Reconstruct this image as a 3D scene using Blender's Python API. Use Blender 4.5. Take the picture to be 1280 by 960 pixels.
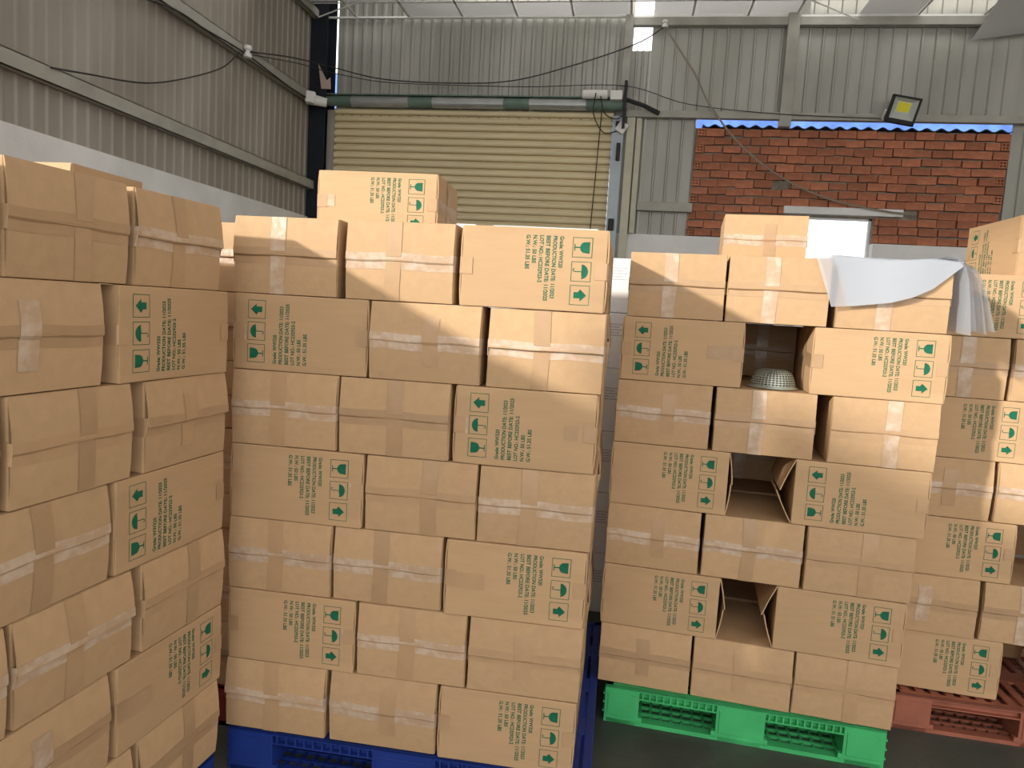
import bpy, bmesh, math, random
from mathutils import Vector, Matrix, Euler
random.seed(7)
for o in list(bpy.data.objects): bpy.data.objects.remove(o)
scene = bpy.context.scene
COL = scene.collection

# ------------------------------------------------------------------ camera
cd = bpy.data.cameras.new('camera'); cam = bpy.data.objects.new('camera', cd); COL.objects.link(cam)
YAW, PITCH, ROLL, CZ, FPX = 0.15563, 0.10060, 0.05942, 1.5530, 904.9
fw = Vector((-math.sin(YAW)*math.cos(PITCH), math.cos(YAW)*math.cos(PITCH), -math.sin(PITCH)))
r0 = Vector((math.cos(YAW), math.sin(YAW), 0)); u0 = r0.cross(fw)
rr = r0*math.cos(ROLL) + u0*math.sin(ROLL); uu = -r0*math.sin(ROLL) + u0*math.cos(ROLL)
cam.matrix_world = Matrix(((rr.x, uu.x, -fw.x, 0), (rr.y, uu.y, -fw.y, 0), (rr.z, uu.z, -fw.z, CZ), (0, 0, 0, 1)))
cd.sensor_width = 36; cd.sensor_fit = 'HORIZONTAL'; cd.lens = FPX/1280*36; cd.clip_start = 0.05
scene.camera = cam

# ------------------------------------------------------------------ world, sun, exposure
world = bpy.data.worlds.new('sky'); scene.world = world; world.use_nodes = True
bg = world.node_tree.nodes['Background']; bg.inputs[0].default_value = (1.0, 0.985, 0.96, 1); bg.inputs[1].default_value = 2.45
sd = bpy.data.lights.new('sun', 'SUN'); sun = bpy.data.objects.new('sun', sd); COL.objects.link(sun)
sd.energy = 5.0; sd.angle = math.radians(2.2); sd.color = (1.0, 0.96, 0.89)
SUN = Vector((0.95, 1.0, -0.43))
sun.rotation_euler = SUN.to_track_quat('-Z', 'Y').to_euler(); sun.location = (-8, -8, 8)
vs = scene.view_settings
vs.view_transform = 'Standard'; vs.look = 'None'; vs.exposure = 0.0; vs.gamma = 1.0; vs.use_curve_mapping = False

# ------------------------------------------------------------------ materials
MATS = {}
def mat(name, col, rough=0.8, var=0.0, scale=6.0, stretch=(1, 1, 1), bump=0.0, bscale=60.0, rnd=0.0, metal=0.0,
        col2=None, thr=None, spec=0.3, alpha=1.0, trans=0.0):
    if name in MATS: return MATS[name]
    m = bpy.data.materials.new(name); m.use_nodes = True
    nt = m.node_tree; N = nt.nodes; L = nt.links; b = N['Principled BSDF']
    b.inputs['Roughness'].default_value = rough; b.inputs['Metallic'].default_value = metal
    b.inputs['Specular IOR Level'].default_value = spec; b.inputs['Alpha'].default_value = alpha
    if trans: b.inputs['Transmission Weight'].default_value = trans
    tc = N.new('ShaderNodeTexCoord'); mp = N.new('ShaderNodeMapping'); mp.inputs['Scale'].default_value = stretch
    L.new(tc.outputs['Object'], mp.inputs[0])
    cur = None
    if var or col2:
        nz = N.new('ShaderNodeTexNoise'); nz.inputs['Scale'].default_value = scale; nz.inputs['Detail'].default_value = 5
        L.new(mp.outputs[0], nz.inputs['Vector'])
        rp = N.new('ShaderNodeValToRGB')
        a, c = thr or (0.3, 0.7)
        rp.color_ramp.elements[0].position = a; rp.color_ramp.elements[1].position = c
        c2 = col2 or tuple(min(1, x*(1+var)) for x in col)
        c1 = col if col2 else tuple(x*(1-var) for x in col)
        rp.color_ramp.elements[0].color = (*c1, 1); rp.color_ramp.elements[1].color = (*c2, 1)
        L.new(nz.outputs['Fac'], rp.inputs[0]); cur = rp.outputs[0]
    if rnd:
        oi = N.new('ShaderNodeObjectInfo'); mr = N.new('ShaderNodeMapRange')
        mr.inputs[3].default_value = 1-rnd; mr.inputs[4].default_value = 1+rnd
        L.new(oi.outputs['Random'], mr.inputs[0])
        mx = N.new('ShaderNodeVectorMath'); mx.operation = 'SCALE'
        if cur: L.new(cur, mx.inputs[0])
        else: mx.inputs[0].default_value = col
        L.new(mr.outputs[0], mx.inputs['Scale']); cur = mx.outputs[0]
    if cur: L.new(cur, b.inputs['Base Color'])
    else: b.inputs['Base Color'].default_value = (*col, 1)
    if bump:
        nb = N.new('ShaderNodeTexNoise'); nb.inputs['Scale'].default_value = bscale; nb.inputs['Detail'].default_value = 3
        L.new(mp.outputs[0], nb.inputs['Vector'])
        bp = N.new('ShaderNodeBump'); bp.inputs['Strength'].default_value = bump; bp.inputs['Distance'].default_value = 0.01
        L.new(nb.outputs['Fac'], bp.inputs['Height']); L.new(bp.outputs[0], b.inputs['Normal'])
    MATS[name] = m; return m

M_CARD = mat('cardboard', (0.465, 0.298, 0.160), 0.75, 0.05, 9, (0.5, 3, 3), 0.12, 14, 0.05)
M_TAPE = mat('packing_tape', (0.415, 0.262, 0.142), 0.36, 0.05, 20, (1, 1, 1), 0.05, 40, 0.09, spec=0.35)
M_TAPEW = mat('crinkle_glare_tape', (0.45, 0.305, 0.195), 0.3, 0, 11, (1, 2.5, 2.5), 0.12, 30, 0.06, col2=(0.58, 0.47, 0.375), thr=(0.42, 0.80), spec=0.4)  # crinkled tape; its glare is painted as whitish streaks in the colour
M_INK = mat('green_ink', (0.003, 0.105, 0.052), 0.7, 0.15, 60)
M_WCARD = mat('white_carton', (0.74, 0.75, 0.76), 0.6, 0.03, 5)
M_GREY = mat('grey_label', (0.5, 0.5, 0.52), 0.7, 0.1, 90)
M_CONC = mat('concrete', (0.66, 0.65, 0.63), 0.9, 0, 2.2, (1, 1, 1), 0.25, 30, 0, col2=(0.80, 0.79, 0.77), thr=(0.35, 0.7))
M_FLOOR = mat('floor_concrete', (0.045, 0.05, 0.042), 0.5, 0, 1.6, (1, 1, 1), 0.15, 40, 0, col2=(0.085, 0.09, 0.075), thr=(0.35, 0.7))
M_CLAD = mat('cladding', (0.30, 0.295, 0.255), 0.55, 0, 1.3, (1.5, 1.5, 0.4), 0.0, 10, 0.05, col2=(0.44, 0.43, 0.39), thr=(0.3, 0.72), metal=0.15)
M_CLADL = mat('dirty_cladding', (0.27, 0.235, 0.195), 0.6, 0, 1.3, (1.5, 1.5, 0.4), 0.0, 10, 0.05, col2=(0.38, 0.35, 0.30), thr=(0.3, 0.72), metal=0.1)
M_STEEL = mat('grey_steel', (0.36, 0.345, 0.30), 0.6, 0.12, 5, (1, 1, 1))
M_BSTEEL = mat('blue_grey_steel', (0.42, 0.48, 0.52), 0.5, 0.1, 5)
M_CSTEEL = mat('cream_steel', (0.50, 0.47, 0.36), 0.5, 0.1, 5)
M_NAVY = mat('navy_steel', (0.010, 0.014, 0.022), 0.6, 0.2, 5)
M_SLAT = mat('shutter_slat', (0.72, 0.61, 0.38), 0.5, 0.08, 4, (0.4, 1, 6), 0, 1, 0.04, spec=0.3)
M_BRICK = mat('brick', (0.385, 0.145, 0.08), 0.9, 0.22, 14, (1, 1, 1), 0.3, 60, 0.22)
M_MORTAR = mat('mortar', (0.25, 0.215, 0.17), 0.95, 0.25, 12, (1, 1, 1), 0.5, 40)
def tile_mat():
    m = bpy.data.materials.new('translucent_tile'); m.use_nodes = True; nt = m.node_tree; N = nt.nodes; L = nt.links
    b = N['Principled BSDF']; b.inputs['Base Color'].default_value = (0.74, 0.74, 0.74, 1); b.inputs['Roughness'].default_value = 0.7
    oi = N.new('ShaderNodeObjectInfo'); mr = N.new('ShaderNodeMapRange'); mr.inputs[3].default_value = 0.5; mr.inputs[4].default_value = 0.62
    tr = N.new('ShaderNodeBsdfTranslucent'); tr.inputs[0].default_value = (0.80, 0.79, 0.78, 1)
    a = N.new('ShaderNodeMixShader'); L.new(oi.outputs['Random'], mr.inputs[0]); L.new(mr.outputs[0], a.inputs[0])
    L.new(b.outputs[0], a.inputs[1]); L.new(tr.outputs[0], a.inputs[2]); L.new(a.outputs[0], N['Material Output'].inputs[0]); return m
M_TILE = tile_mat()
M_TBAR = mat('white_bar', (0.78, 0.77, 0.74), 0.5)
M_BLACK = mat('black_plastic', (0.012, 0.012, 0.013), 0.5)
M_WIRE = mat('wire', (0.03, 0.028, 0.026), 0.6)
M_WIRE2 = mat('pale_wire', (0.26, 0.22, 0.17), 0.6)
M_WHITEP = mat('white_plastic', (0.75, 0.73, 0.69), 0.4)
M_TUBEG = mat('green_tube', (0.13, 0.19, 0.15), 0.5, 0.15, 9)
M_TUBES = mat('galvanised', (0.42, 0.43, 0.42), 0.38, 0.1, 9, metal=0.6)
M_YEL = mat('led_yellow', (0.75, 0.68, 0.03), 0.5)
M_REFL = mat('reflector', (0.55, 0.57, 0.55), 0.3, metal=0.3)
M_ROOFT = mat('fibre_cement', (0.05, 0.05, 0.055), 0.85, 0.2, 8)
M_BLUE = mat('blue_cladding', (0.075, 0.16, 0.52), 0.5, 0.3, 3)
M_OUT = mat('white_render', (0.85, 0.86, 0.88), 0.8)
M_ALU = mat('aluminium', (0.36, 0.39, 0.33), 0.45, 0.12, 20, metal=0.45)
M_PG = mat('green_plastic', (0.055, 0.40, 0.135), 0.45, 0.14, 7, bump=0.05)
M_PB = mat('blue_plastic', (0.012, 0.032, 0.19), 0.45, 0.15, 7)
M_PO = mat('orange_plastic', (0.30, 0.10, 0.06), 0.55, 0.18, 7)
M_PR = mat('red_plastic', (0.20, 0.025, 0.02), 0.55, 0.15, 7)
def bag_mat():
    m = bpy.data.materials.new('polythene'); m.use_nodes = True; nt = m.node_tree; N = nt.nodes; L = nt.links
    b = N['Principled BSDF']; b.inputs['Base Color'].default_value = (0.60, 0.63, 0.68, 1); b.inputs['Roughness'].default_value = 0.3
    tr = N.new('ShaderNodeBsdfTranslucent'); tr.inputs[0].default_value = (0.62, 0.65, 0.70, 1)
    tp = N.new('ShaderNodeBsdfTransparent'); a = N.new('ShaderNodeMixShader'); a.inputs[0].default_value = 0.35
    c = N.new('ShaderNodeMixShader'); c.inputs[0].default_value = 0.42
    L.new(b.outputs[0], a.inputs[1]); L.new(tr.outputs[0], a.inputs[2]); L.new(a.outputs[0], c.inputs[1]); L.new(tp.outputs[0], c.inputs[2])
    L.new(c.outputs[0], N['Material Output'].inputs[0]); return m
M_BAG = bag_mat()

# ------------------------------------------------------------------ helpers
class MB:
    def __init__(s): s.v = []; s.f = []; s.m = []
    def add(s, vs_, fs, mi=0):
        k = len(s.v); s.v += [tuple(p) for p in vs_]
        for f in fs: s.f.append([i+k for i in f]); s.m.append(mi)
        return s
    def box(s, x0, x1, y0, y1, z0, z1, mi=0):
        return s.add([(x0,y0,z0),(x1,y0,z0),(x1,y1,z0),(x0,y1,z0),(x0,y0,z1),(x1,y0,z1),(x1,y1,z1),(x0,y1,z1)],
                     [(0,3,2,1),(4,5,6,7),(0,1,5,4),(1,2,6,5),(2,3,7,6),(3,0,4,7)], mi)
    def grid(s, fn, nu, nv, mi=0, closed_u=False):
        k = len(s.v); cu = nu if closed_u else nu+1
        for i in range(cu):
            for j in range(nv+1): s.v.append(tuple(fn(i/nu, j/nv)))
        for i in range(nu):
            for j in range(nv):
                a = k+i*(nv+1)+j; b_ = k+((i+1) % cu)*(nv+1)+j
                s.f.append([a, b_, b_+1, a+1]); s.m.append(mi)
        return s
    def tube(s, pts, r, n=6, mi=0, caps=True):
        pts = [Vector(p) for p in pts]; k = len(s.v); up = Vector((0.13, 0.2, 0.97))
        for i, p in enumerate(pts):
            t = (pts[min(i+1, len(pts)-1)]-pts[max(i-1, 0)]).normalized()
            a = t.cross(up)
            if a.length < 0.1: a = t.cross(Vector((1, 0, 0)))
            a.normalize(); b_ = t.cross(a)
            for j in range(n):
                w = 2*math.pi*j/n; s.v.append(tuple(p+a*r*math.cos(w)+b_*r*math.sin(w)))
        for i in range(len(pts)-1):
            for j in range(n):
                s.f.append([k+i*n+j, k+i*n+(j+1) % n, k+(i+1)*n+(j+1) % n, k+(i+1)*n+j]); s.m.append(mi)
        if caps:
            s.f.append([k+j for j in range(n)][::-1]); s.m.append(mi)
            s.f.append([k+(len(pts)-1)*n+j for j in range(n)]); s.m.append(mi)
        return s
    def mesh(s, name, mats, smooth=False, fix=True):
        me = bpy.data.meshes.new(name); me.from_pydata(s.v, [], s.f)
        if not isinstance(mats, (list, tuple)): mats = [mats]
        for m in mats: me.materials.append(m)
        for p, i in zip(me.polygons, s.m): p.material_index = i; p.use_smooth = smooth
        if fix:
            bm = bmesh.new(); bm.from_mesh(me); bmesh.ops.recalc_face_normals(bm, faces=bm.faces); bm.to_mesh(me); bm.free()
        me.update(); return me
    def build(s, name, mats, parent=None, smooth=False, fix=True, **kw):
        return obj(name, s.mesh(name, mats, smooth, fix), parent, **kw)
def obj(name, me, parent=None, loc=(0, 0, 0), rot=None):
    o = bpy.data.objects.new(name, me); COL.objects.link(o)
    if parent: o.parent = parent
    o.location = loc
    if rot is not None: o.rotation_euler = rot
    return o
def bevel(o, w, seg=2):
    m = o.modifiers.new('bevel', 'BEVEL'); m.width = w; m.segments = seg; m.limit_method = 'ANGLE'; return o
def tag(o, label, cat, group=None):
    o['label'] = label; o['category'] = cat
    if group: o['group'] = group
    return o
def struct(o, label=None):
    o['kind'] = 'structure'
    if label: o['label'] = label
    return o
def catmull(P, n=10):
    P = [Vector(p) for p in P]; Q = [2*P[0]-P[1]]+P+[2*P[-1]-P[-2]]; out = []
    for i in range(1, len(Q)-2):
        for k in range(n):
            t = k/n; a, b, c, d = Q[i-1:i+3]
            out.append(0.5*((2*b)+(c-a)*t+(2*a-5*b+4*c-d)*t*t+(3*b-a-3*c+d)*t**3))
    return out+[P[-1]]

# ------------------------------------------------------------------ setting
XL, YB = -3.65, 8.0          # inner faces of side wall and back wall
HC = 2.45                    # top of the concrete half wall
floor = struct(MB().box(-14, 24, -14, 24, -0.1, 0).build('floor', M_FLOOR), 'dark grey-green concrete warehouse floor')

# corrugated sheets: flat pans with trapezoid ribs
def sheet_mesh(w, h, pitch=0.133, rib=0.030, depth=0.020):
    """sheet in local X(0..w), Z(0..h), ribs stand out to -Y"""
    xs = []; x = 0
    while x < w-1e-6:
        for dx, dy in ((0, 0), (pitch-rib, 0), (pitch-rib*0.72, -depth), (pitch-rib*0.28, -depth)):
            if x+dx < w: xs.append((x+dx, dy))
        x += pitch
    xs.append((w, 0)); mb = MB()
    for t in (0, 0.002):
        for (x, y) in xs: mb.v.append((x, y+t, 0)); mb.v.append((x, y+t, h))
    n = len(xs)
    for b in (0, 2*n):
        for i in range(n-1): mb.f.append([b+2*i, b+2*i+2, b+2*i+3, b+2*i+1]); mb.m.append(0)
    return mb
def cladding(parent, x0, x1, z0, z1, m, y=YB, w=1.064, pitch=0.133, rib=0.030, depth=0.020, side=False):
    x = x0
    while x < x1-0.03:
        ww = min(w, x1-x)
        me = sheet_mesh(ww, z1-z0, pitch, rib, depth).mesh('cladding_sheet', m, fix=False)
        j = random.uniform(0, 0.004)
        if side: obj('cladding_sheet', me, parent, (XL-j, x, z0), (0, 0, math.pi/2))
        else: obj('cladding_sheet', me, parent, (x, y+j, z0))
        x += ww

wb = MB()
wb.box(XL-0.2, -3.5, YB, YB+0.2, 0, HC); wb.box(-0.33, 1.49, YB-0.024, YB+0.2, 0, HC); wb.box(2.38, 6.5, YB-0.024, YB+0.2, 0, HC)
wb.box(1.49, 2.38, YB-0.024, YB+0.2, 0, 1.4)
wall_back = struct(wb.build('wall_back', M_CONC), 'grey concrete half wall under corrugated cladding')
cladding(wall_back, -3.45, -0.26, 3.60, 5.6, M_CLAD, pitch=0.112, rib=0.056, depth=0.022, w=1.12)
cladding(wall_back, -0.26, -0.185, HC, 5.6, M_CLAD, y=YB+0.01)
cladding(wall_back, -0.185, 0.01, HC, 4.345, M_CLAD, y=YB+0.01, pitch=0.065)
cladding(wall_back, 0.01, 0.53, HC-0.03, 5.6, M_CLAD)
cladding(wall_back, 0.53, 3.56, 3.69, 5.6, M_CLAD)
cladding(wall_back, 3.56, 6.5, HC-0.03, 5.6, M_CLAD)
def bar(name, x0, x1, y0, y1, z0, z1, m, parent, bw=0.004):
    cx, cy, cz = (x0+x1)/2, (y0+y1)/2, (z0+z1)/2
    o = MB().box(x0-cx, x1-cx, y0-cy, y1-cy, z0-cz, z1-cz).build(name, m, parent, loc=(cx, cy, cz)); bevel(o, bw); return o
bar('girt', -0.20, 6.4, 7.90, 7.975, 3.645, 3.715, M_STEEL, wall_back)
bar('girt', -0.02, 0.55, 7.90, 7.975, 2.69, 2.78, M_STEEL, wall_back)
bar('girt', -0.19, 6.4, 7.90, 7.975, 4.565, 4.645, M_STEEL, wall_back)
bar('wall_post', 1.34, 1.455, 7.885, 7.975, 3.57, 5.5, M_STEEL, wall_back)
bar('wall_post', -0.275, -0.195, 7.86, 7.95, 3.72, 4.66, M_STEEL, wall_back)
bar('wall_post', -0.33, -0.215, 7.86, 7.97, 0, 3.64, M_BSTEEL, wall_back)
bar('wall_post', -0.185, -0.10, 7.90, 7.97, 0, 3.64, M_CSTEEL, wall_back)
bar('wall_post', -0.085, -0.03, 7.92, 7.97, HC, 3.64, M_CSTEEL, wall_back)

# left wall
wl = MB(); wl.box(XL-0.2, XL+0.025, 2.4, YB, 0, HC+0.01)
wall_left = struct(wl.build('wall_left', M_CONC), 'grey concrete side wall with corrugated sheeting above it')
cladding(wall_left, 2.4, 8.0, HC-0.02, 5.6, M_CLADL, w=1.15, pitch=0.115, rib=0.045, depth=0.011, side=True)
def sidebar(y0, y1, z0, z1):
    # C-section girt: web and two lips, one part
    mb = MB(); mb.box(XL+0.03, XL+0.09, y0, y1, z1-0.006, z1); mb.box(XL+0.03, XL+0.09, y0, y1, z0, z0+0.006)
    mb.box(XL+0.083, XL+0.09, y0, y1, z0, z1); return mb.build('girt', M_STEEL, wall_left)
sidebar(2.4, 7.75, 3.66, 3.76); sidebar(2.4, 7.75, 2.755, 2.855); sidebar(2.4, 7.9, 4.57, 4.66)
col = MB(); col.box(-3.645, -3.455, 7.72, 7.735, 0, 5.5); col.box(-3.645, -3.455, 7.955, 7.97, 0, 5.5); col.box(-3.556, -3.544, 7.735, 7.955, 0, 5.5)
struct(col.build('trim_1', M_NAVY), 'dark navy steel I-section column in the wall corner')
# unseen header and low panel, added to block sun around the side opening
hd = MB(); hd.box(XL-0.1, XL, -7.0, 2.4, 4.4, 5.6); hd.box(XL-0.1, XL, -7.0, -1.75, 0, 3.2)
struct(hd.build('wall_sun_block', M_CLADL), 'unseen metal header and low panel added to block sun at the side opening')
struct(MB().box(6.5, 6.6, 0.5, 8.2, 0, 5.6).build('wall_right_blocker', M_CLADL), 'unseen metal wall added to cut sky light from the far side')  # unseen wall, added and sized to dim light from the right
roof = MB(); roof.box(-3.9, 6.6, -2.0, 5.7, 5.62, 5.7); roof.box(-3.9, -2.45, 6.4, 8.3, 5.62, 5.7); roof.box(1.3, 6.6, 7.2, 8.3, 5.62, 5.7)  # unseen roof pieces, extents chosen for where sky light enters
struct(roof.build('roof', M_CLADL), 'unseen metal roof pieces over the hall, cut to steer sky light')

# shutter door
door = struct(bpy.data.objects.new('door_1', None), 'beige steel roller shutter closed behind the stacks'); COL.objects.link(door); door.location = (-1.92, 7.95, 0)
DX0, DX1 = -3.44, -0.335
prof = [(0.032, 0.0), (0.032, 0.012), (-0.012, 0.018), (-0.024, 0.032), (-0.026, 0.052), (-0.016, 0.069), (0.004, 0.076), (0.032, 0.079)]
pitch = 0.0795; w = DX1-DX0
sm = MB()
for x in (-w/2, w/2):
    for (y, z) in prof: sm.v.append((x, y, z))
    for (y, z) in prof[::-1]: sm.v.append((x, y+0.006, z))
n = 2*len(prof)
for i in range(n): sm.f.append([i, (i+1) % n, n+(i+1) % n, n+i]); sm.m.append(0)
sm.f.append(list(range(n))); sm.m.append(0); sm.f.append(list(range(n, 2*n))); sm.m.append(0)
slat_me = sm.mesh('slat', M_SLAT)
k = 0; z = 3.70-pitch
while z > -0.02:
    obj('slat', slat_me, door, ((DX0+DX1)/2+1.92, random.uniform(-0.002, 0.002), max(z, 0))); z -= pitch
def dbar(name, x0, x1, y0, y1, z0, z1, m):
    o = bar(name, x0, x1, y0, y1, z0, z1, m, None, 0.004); o.parent = door
    o.location = o.location-door.location; return o
dbar('guide_rail', -3.50, -3.43, 7.88, 7.99, 0, 3.66, M_STEEL)
# roller tube over the shutter
tb = MB(); tz, ty = 3.745, 7.85
def ring(mb, xa, xb, r, mi): mb.tube([(xa, ty, tz), (xb, ty, tz)], r, 20, mi)
rt = bpy.data.objects.new('roller_tube', None); COL.objects.link(rt); rt.parent = door; rt.location = (0, 0, 0)
tube = MB(); ring(tube, -3.54, -0.24, 0.055, 0); t_o = tube.build('drum', M_TUBEG, door, smooth=False, loc=(1.92, -7.95, 0))
bpy.data.objects.remove(rt)
for xa, xb in ((-3.2, -2.55), (-2.28, -1.5), (-1.22, -0.62)):
    s_ = MB(); ring(s_, xa, xb, 0.0585, 0); s_.build('steel_band', M_TUBES, t_o)
MB().box(-3.52, -0.25, 7.80, 7.92, 3.803, 3.815).build('drum_cover', M_TUBEG, door, loc=(1.92, -7.95, 0))
mo = MB(); mo.tube([(-0.66, 7.78, 3.83), (-0.40, 7.78, 3.83)], 0.045, 16); bevel(mo.build('motor', M_WHITEP, door, loc=(1.92, -7.95, 0)), 0.008)
MB().box(-0.37, -0.25, 7.73, 7.82, 3.77, 3.86).build('gearbox', M_WHITEP, door, loc=(1.92, -7.95, 0))
br = MB(); br.box(-0.235, -0.205, 7.76, 7.90, 3.5, 3.97); br.box(-0.30, -0.205, 7.83, 7.86, 3.53, 3.58)
br.tube([(-0.21, 7.84, 3.80), (-0.02, 7.84, 3.74), (0.14, 7.86, 3.67)], 0.022, 6)
br.build('bracket', M_BLACK, door, loc=(1.92, -7.95, 0))
for pts in ([(-0.52, 7.73, 3.83), (-0.53, 7.72, 3.62), (-0.42, 7.73, 3.44), (-0.28, 7.78, 3.46)], [(-0.47, 7.73, 3.80), (-0.42, 7.72, 3.63), (-0.30, 7.75, 3.58), (-0.23, 7.77, 3.62)]):
    MB().tube(catmull(pts), 0.006, 5).build('cable', M_WIRE, door, loc=(1.92, -7.95, 0))
MB().tube([(-0.455, 7.88, 3.70), (-0.50, 7.88, 2.2), (-0.50, 7.88, 1.2)], 0.006, 5).build('pull_chain', M_WIRE, door, loc=(1.92, -7.95, 0))
MB().tube([(-0.495, 7.88, 2.42), (-0.497, 7.88, 2.36)], 0.02, 8).build('chain_weight', M_BLACK, door, loc=(1.92, -7.95, 0))
cbx = MB().box(-0.05, 0.05, -0.02, 0.02, -0.055, 0.055).build('control_box', M_WHITEP, None, loc=(-0.235, 7.835, 3.515), rot=(0, 0.55, 0)); bevel(cbx, 0.008)
tag(cbx, 'white plastic control box hanging tilted beside the shutter motor', 'control box')
MB().tube([(0, -0.026, 0.02), (0, -0.02, 0.02)], 0.012, 10).build('button', M_BLACK, cbx)
lk = MB().box(-0.02, 0.02, -0.02, 0.02, -0.09, 0.09).build('limit_switch', M_BLACK, None, loc=(-0.255, 7.84, 3.27)); bevel(lk, 0.006)
MB().box(-0.012, 0.012, -0.024, -0.019, -0.06, 0.0).build('cover_plate', M_WIRE, lk)
tag(lk, 'dark narrow switch housing fixed on the blue-grey door post', 'switch')
lk2 = MB().box(-0.03, 0.03, -0.02, 0.02, -0.06, 0.06).build('door_stop', M_BLACK, None, loc=(-0.275, 7.84, 2.52)); bevel(lk2, 0.006)
tag(lk2, 'small black stop block low on the blue-grey door post', 'door stop')

# brick infill with window
wbk = MB()
BX0, BX1, BZ0, BZ1 = 0.55, 3.56, HC, 3.575
WX0, WX1, WZ1 = 1.49, 2.38, 2.71
def around(mb, y0, y1):
    mb.box(BX0-0.09, WX0, y0, y1, BZ0, BZ1); mb.box(WX1, BX1+0.10, y0, y1, BZ0, BZ1); mb.box(WX0, WX1, y0, y1, WZ1, BZ1)
around(wbk, YB+0.034, YB+0.17)
wall_brick = struct(wbk.build('wall_brick', M_MORTAR), 'red brick infill panel in the back wall under corrugated roofing')
def brick_mesh(L, H, D=0.16):
    return MB().box(-L/2, L/2, 0, D, -H/2, H/2).mesh('brick', M_BRICK)
def end_brick(L, H):
    mb = MB(); g = 0.014; hw = (L-3*g)/2; hh = (H-3*g)/2
    xs = [-L/2, -L/2+g, -L/2+g+hw, L/2-g-hw, L/2-g, L/2]; zs = [-H/2, -H/2+g, -H/2+g+hh, H/2-g-hh, H/2-g, H/2]
    mb.box(-L/2, L/2, 0.03, 0.16, -H/2, H/2)
    for i in range(5):
        for j in range(5):
            if i in (1, 3) and j in (1, 3): continue
            mb.box(xs[i], xs[i+1], 0, 0.03, zs[j], zs[j+1])
    return mb.mesh('brick', M_BRICK)
CP = 0.0858; BH = 0.074
full = [brick_mesh(0.174, BH), brick_mesh(0.178, BH-0.006), brick_mesh(0.170, BH-0.009), brick_mesh(0.180, BH+0.003)]
endm = end_brick(0.078, BH)
for c in range(13):
    zc = BZ1-0.004-CP*(c+0.5); x = BX0+0.004-0.004*c
    xe = BX1-0.002*c-(0.086 if c % 2 == 1 and c < 9 else 0)
    if c % 2 == 0:
        obj('brick', endm, wall_brick, (x+0.039, YB-0.010, zc)); x += 0.086
    while x < xe-0.02:
        Lb = 0.176+random.uniform(-0.006, 0.008)
        if x+Lb > xe: Lb = xe-x
        x2 = x+Lb
        if zc < WZ1+0.07 and x2 > WX0+0.005 and x < WX1-0.0:
            if x < WX0-0.03: Lb = WX0-x-0.004
            elif x2 > WX1+0.03: x = WX1+0.004; Lb = x2-x
            else: x = x2+0.009; continue
        cx = x+Lb/2
        lint = abs(zc-2.765) < 0.05 and WX0-0.02 < cx < 2.70
        if not lint and not (c == 6 and abs(cx-1.41) < 0.07):
            me = random.choice(full) if Lb > 0.166 else brick_mesh(Lb, BH-0.003)
            y = YB-0.004+random.uniform(-0.012, 0.014)
            o = obj('brick', me, wall_brick, (cx, y, zc+random.uniform(-0.005, 0.004)), (random.uniform(-0.03, 0.03), random.uniform(-0.035, 0.03), random.uniform(-0.03, 0.03)))
        x += Lb+0.009
    if c % 2 == 1 and c < 9: obj('brick', endm, wall_brick, (xe+0.043, YB-0.010, zc))
bar('lintel', WX0-0.01, 2.64, YB-0.03, YB+0.17, 2.725, 2.80, M_CONC, wall_brick, 0.006)
# corrugated roofing lying along the top of the bricks (outside lean-to)
rs = MB()
def wavef(u, v):
    x = 0.60+u*2.96; return (x, 7.99+v*0.9, 3.578+0.016+0.014*math.sin(2*math.pi*x/0.137)-v*0.02)
rs.grid(wavef, 176, 2)
ro = rs.build('roofing_sheet', M_ROOFT, wall_brick); sm_ = ro.modifiers.new('thickness', 'SOLIDIFY'); sm_.thickness = 0.010
# window frame
win = MB(); win.box(WX0, WX0+0.025, YB+0.10, YB+0.14, 1.4, WZ1); win.box(WX1-0.025, WX1, YB+0.10, YB+0.14, 1.4, WZ1); win.box(WX0, WX1, YB+0.10, YB+0.14, WZ1-0.02, WZ1)
struct(win.build('window_1', M_OUT), 'bright open window in the brick panel under a concrete lintel')
# neighbour building outside
ow = MB(); ow.box(-12, 22, 22.0, 22.3, 0, 5.9)
nb = struct(ow.build('wall_outside', M_OUT), 'white neighbouring wall outside the window')
MB().box(-12, 22, 21.9, 22.3, 5.9, 8.5).build('cladding_sheet', M_BLUE, nb)

# suspended ceiling, tiles missing along the back wall
ceil = struct(MB().box(-3.6, 6.4, 7.93, 7.955, 4.655, 4.675).build('ceiling', M_TBAR), 'white suspended tile ceiling with tiles missing')
ZC = 4.67
cols = [-3.22, -2.62, -2.02, -1.42, -0.82, -0.22, 0.40, 0.95, 1.42]
cols2 = [2.0, 2.56, 3.16, 3.76, 4.36]
rowsY = [7.94, 7.57, 6.97, 6.37]
def tile(x0, x1, y0, y1):
    cx, cy = (x0+x1)/2, (y0+y1)/2
    o = MB().box(x0-cx+0.012, x1-cx-0.012, y0-cy+0.012, y1-cy-0.012, -0.0008, 0.0008).build('ceiling_tile', M_TILE, ceil, loc=(cx, cy, ZC+0.006+random.uniform(0, 0.004)))
for r in range(3):
    ya, yb = rowsY[r+1], rowsY[r]
    allc = [-3.62]+cols+cols2
    for a, b in zip(allc[:-1], allc[1:]):
        if r == 0 and (b <= -2.6 or a == 1.42 or a == 2.56): continue
        if r == 0 and a == -0.22:
            tile(0.0, 0.40, ya, yb); continue
        tile(a, b, ya, yb)
for y in rowsY[1:]: MB().box(-3.6, 6.4, y-0.012, y+0.012, ZC-0.004, ZC).build('tee_bar', M_TBAR, ceil)
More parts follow.
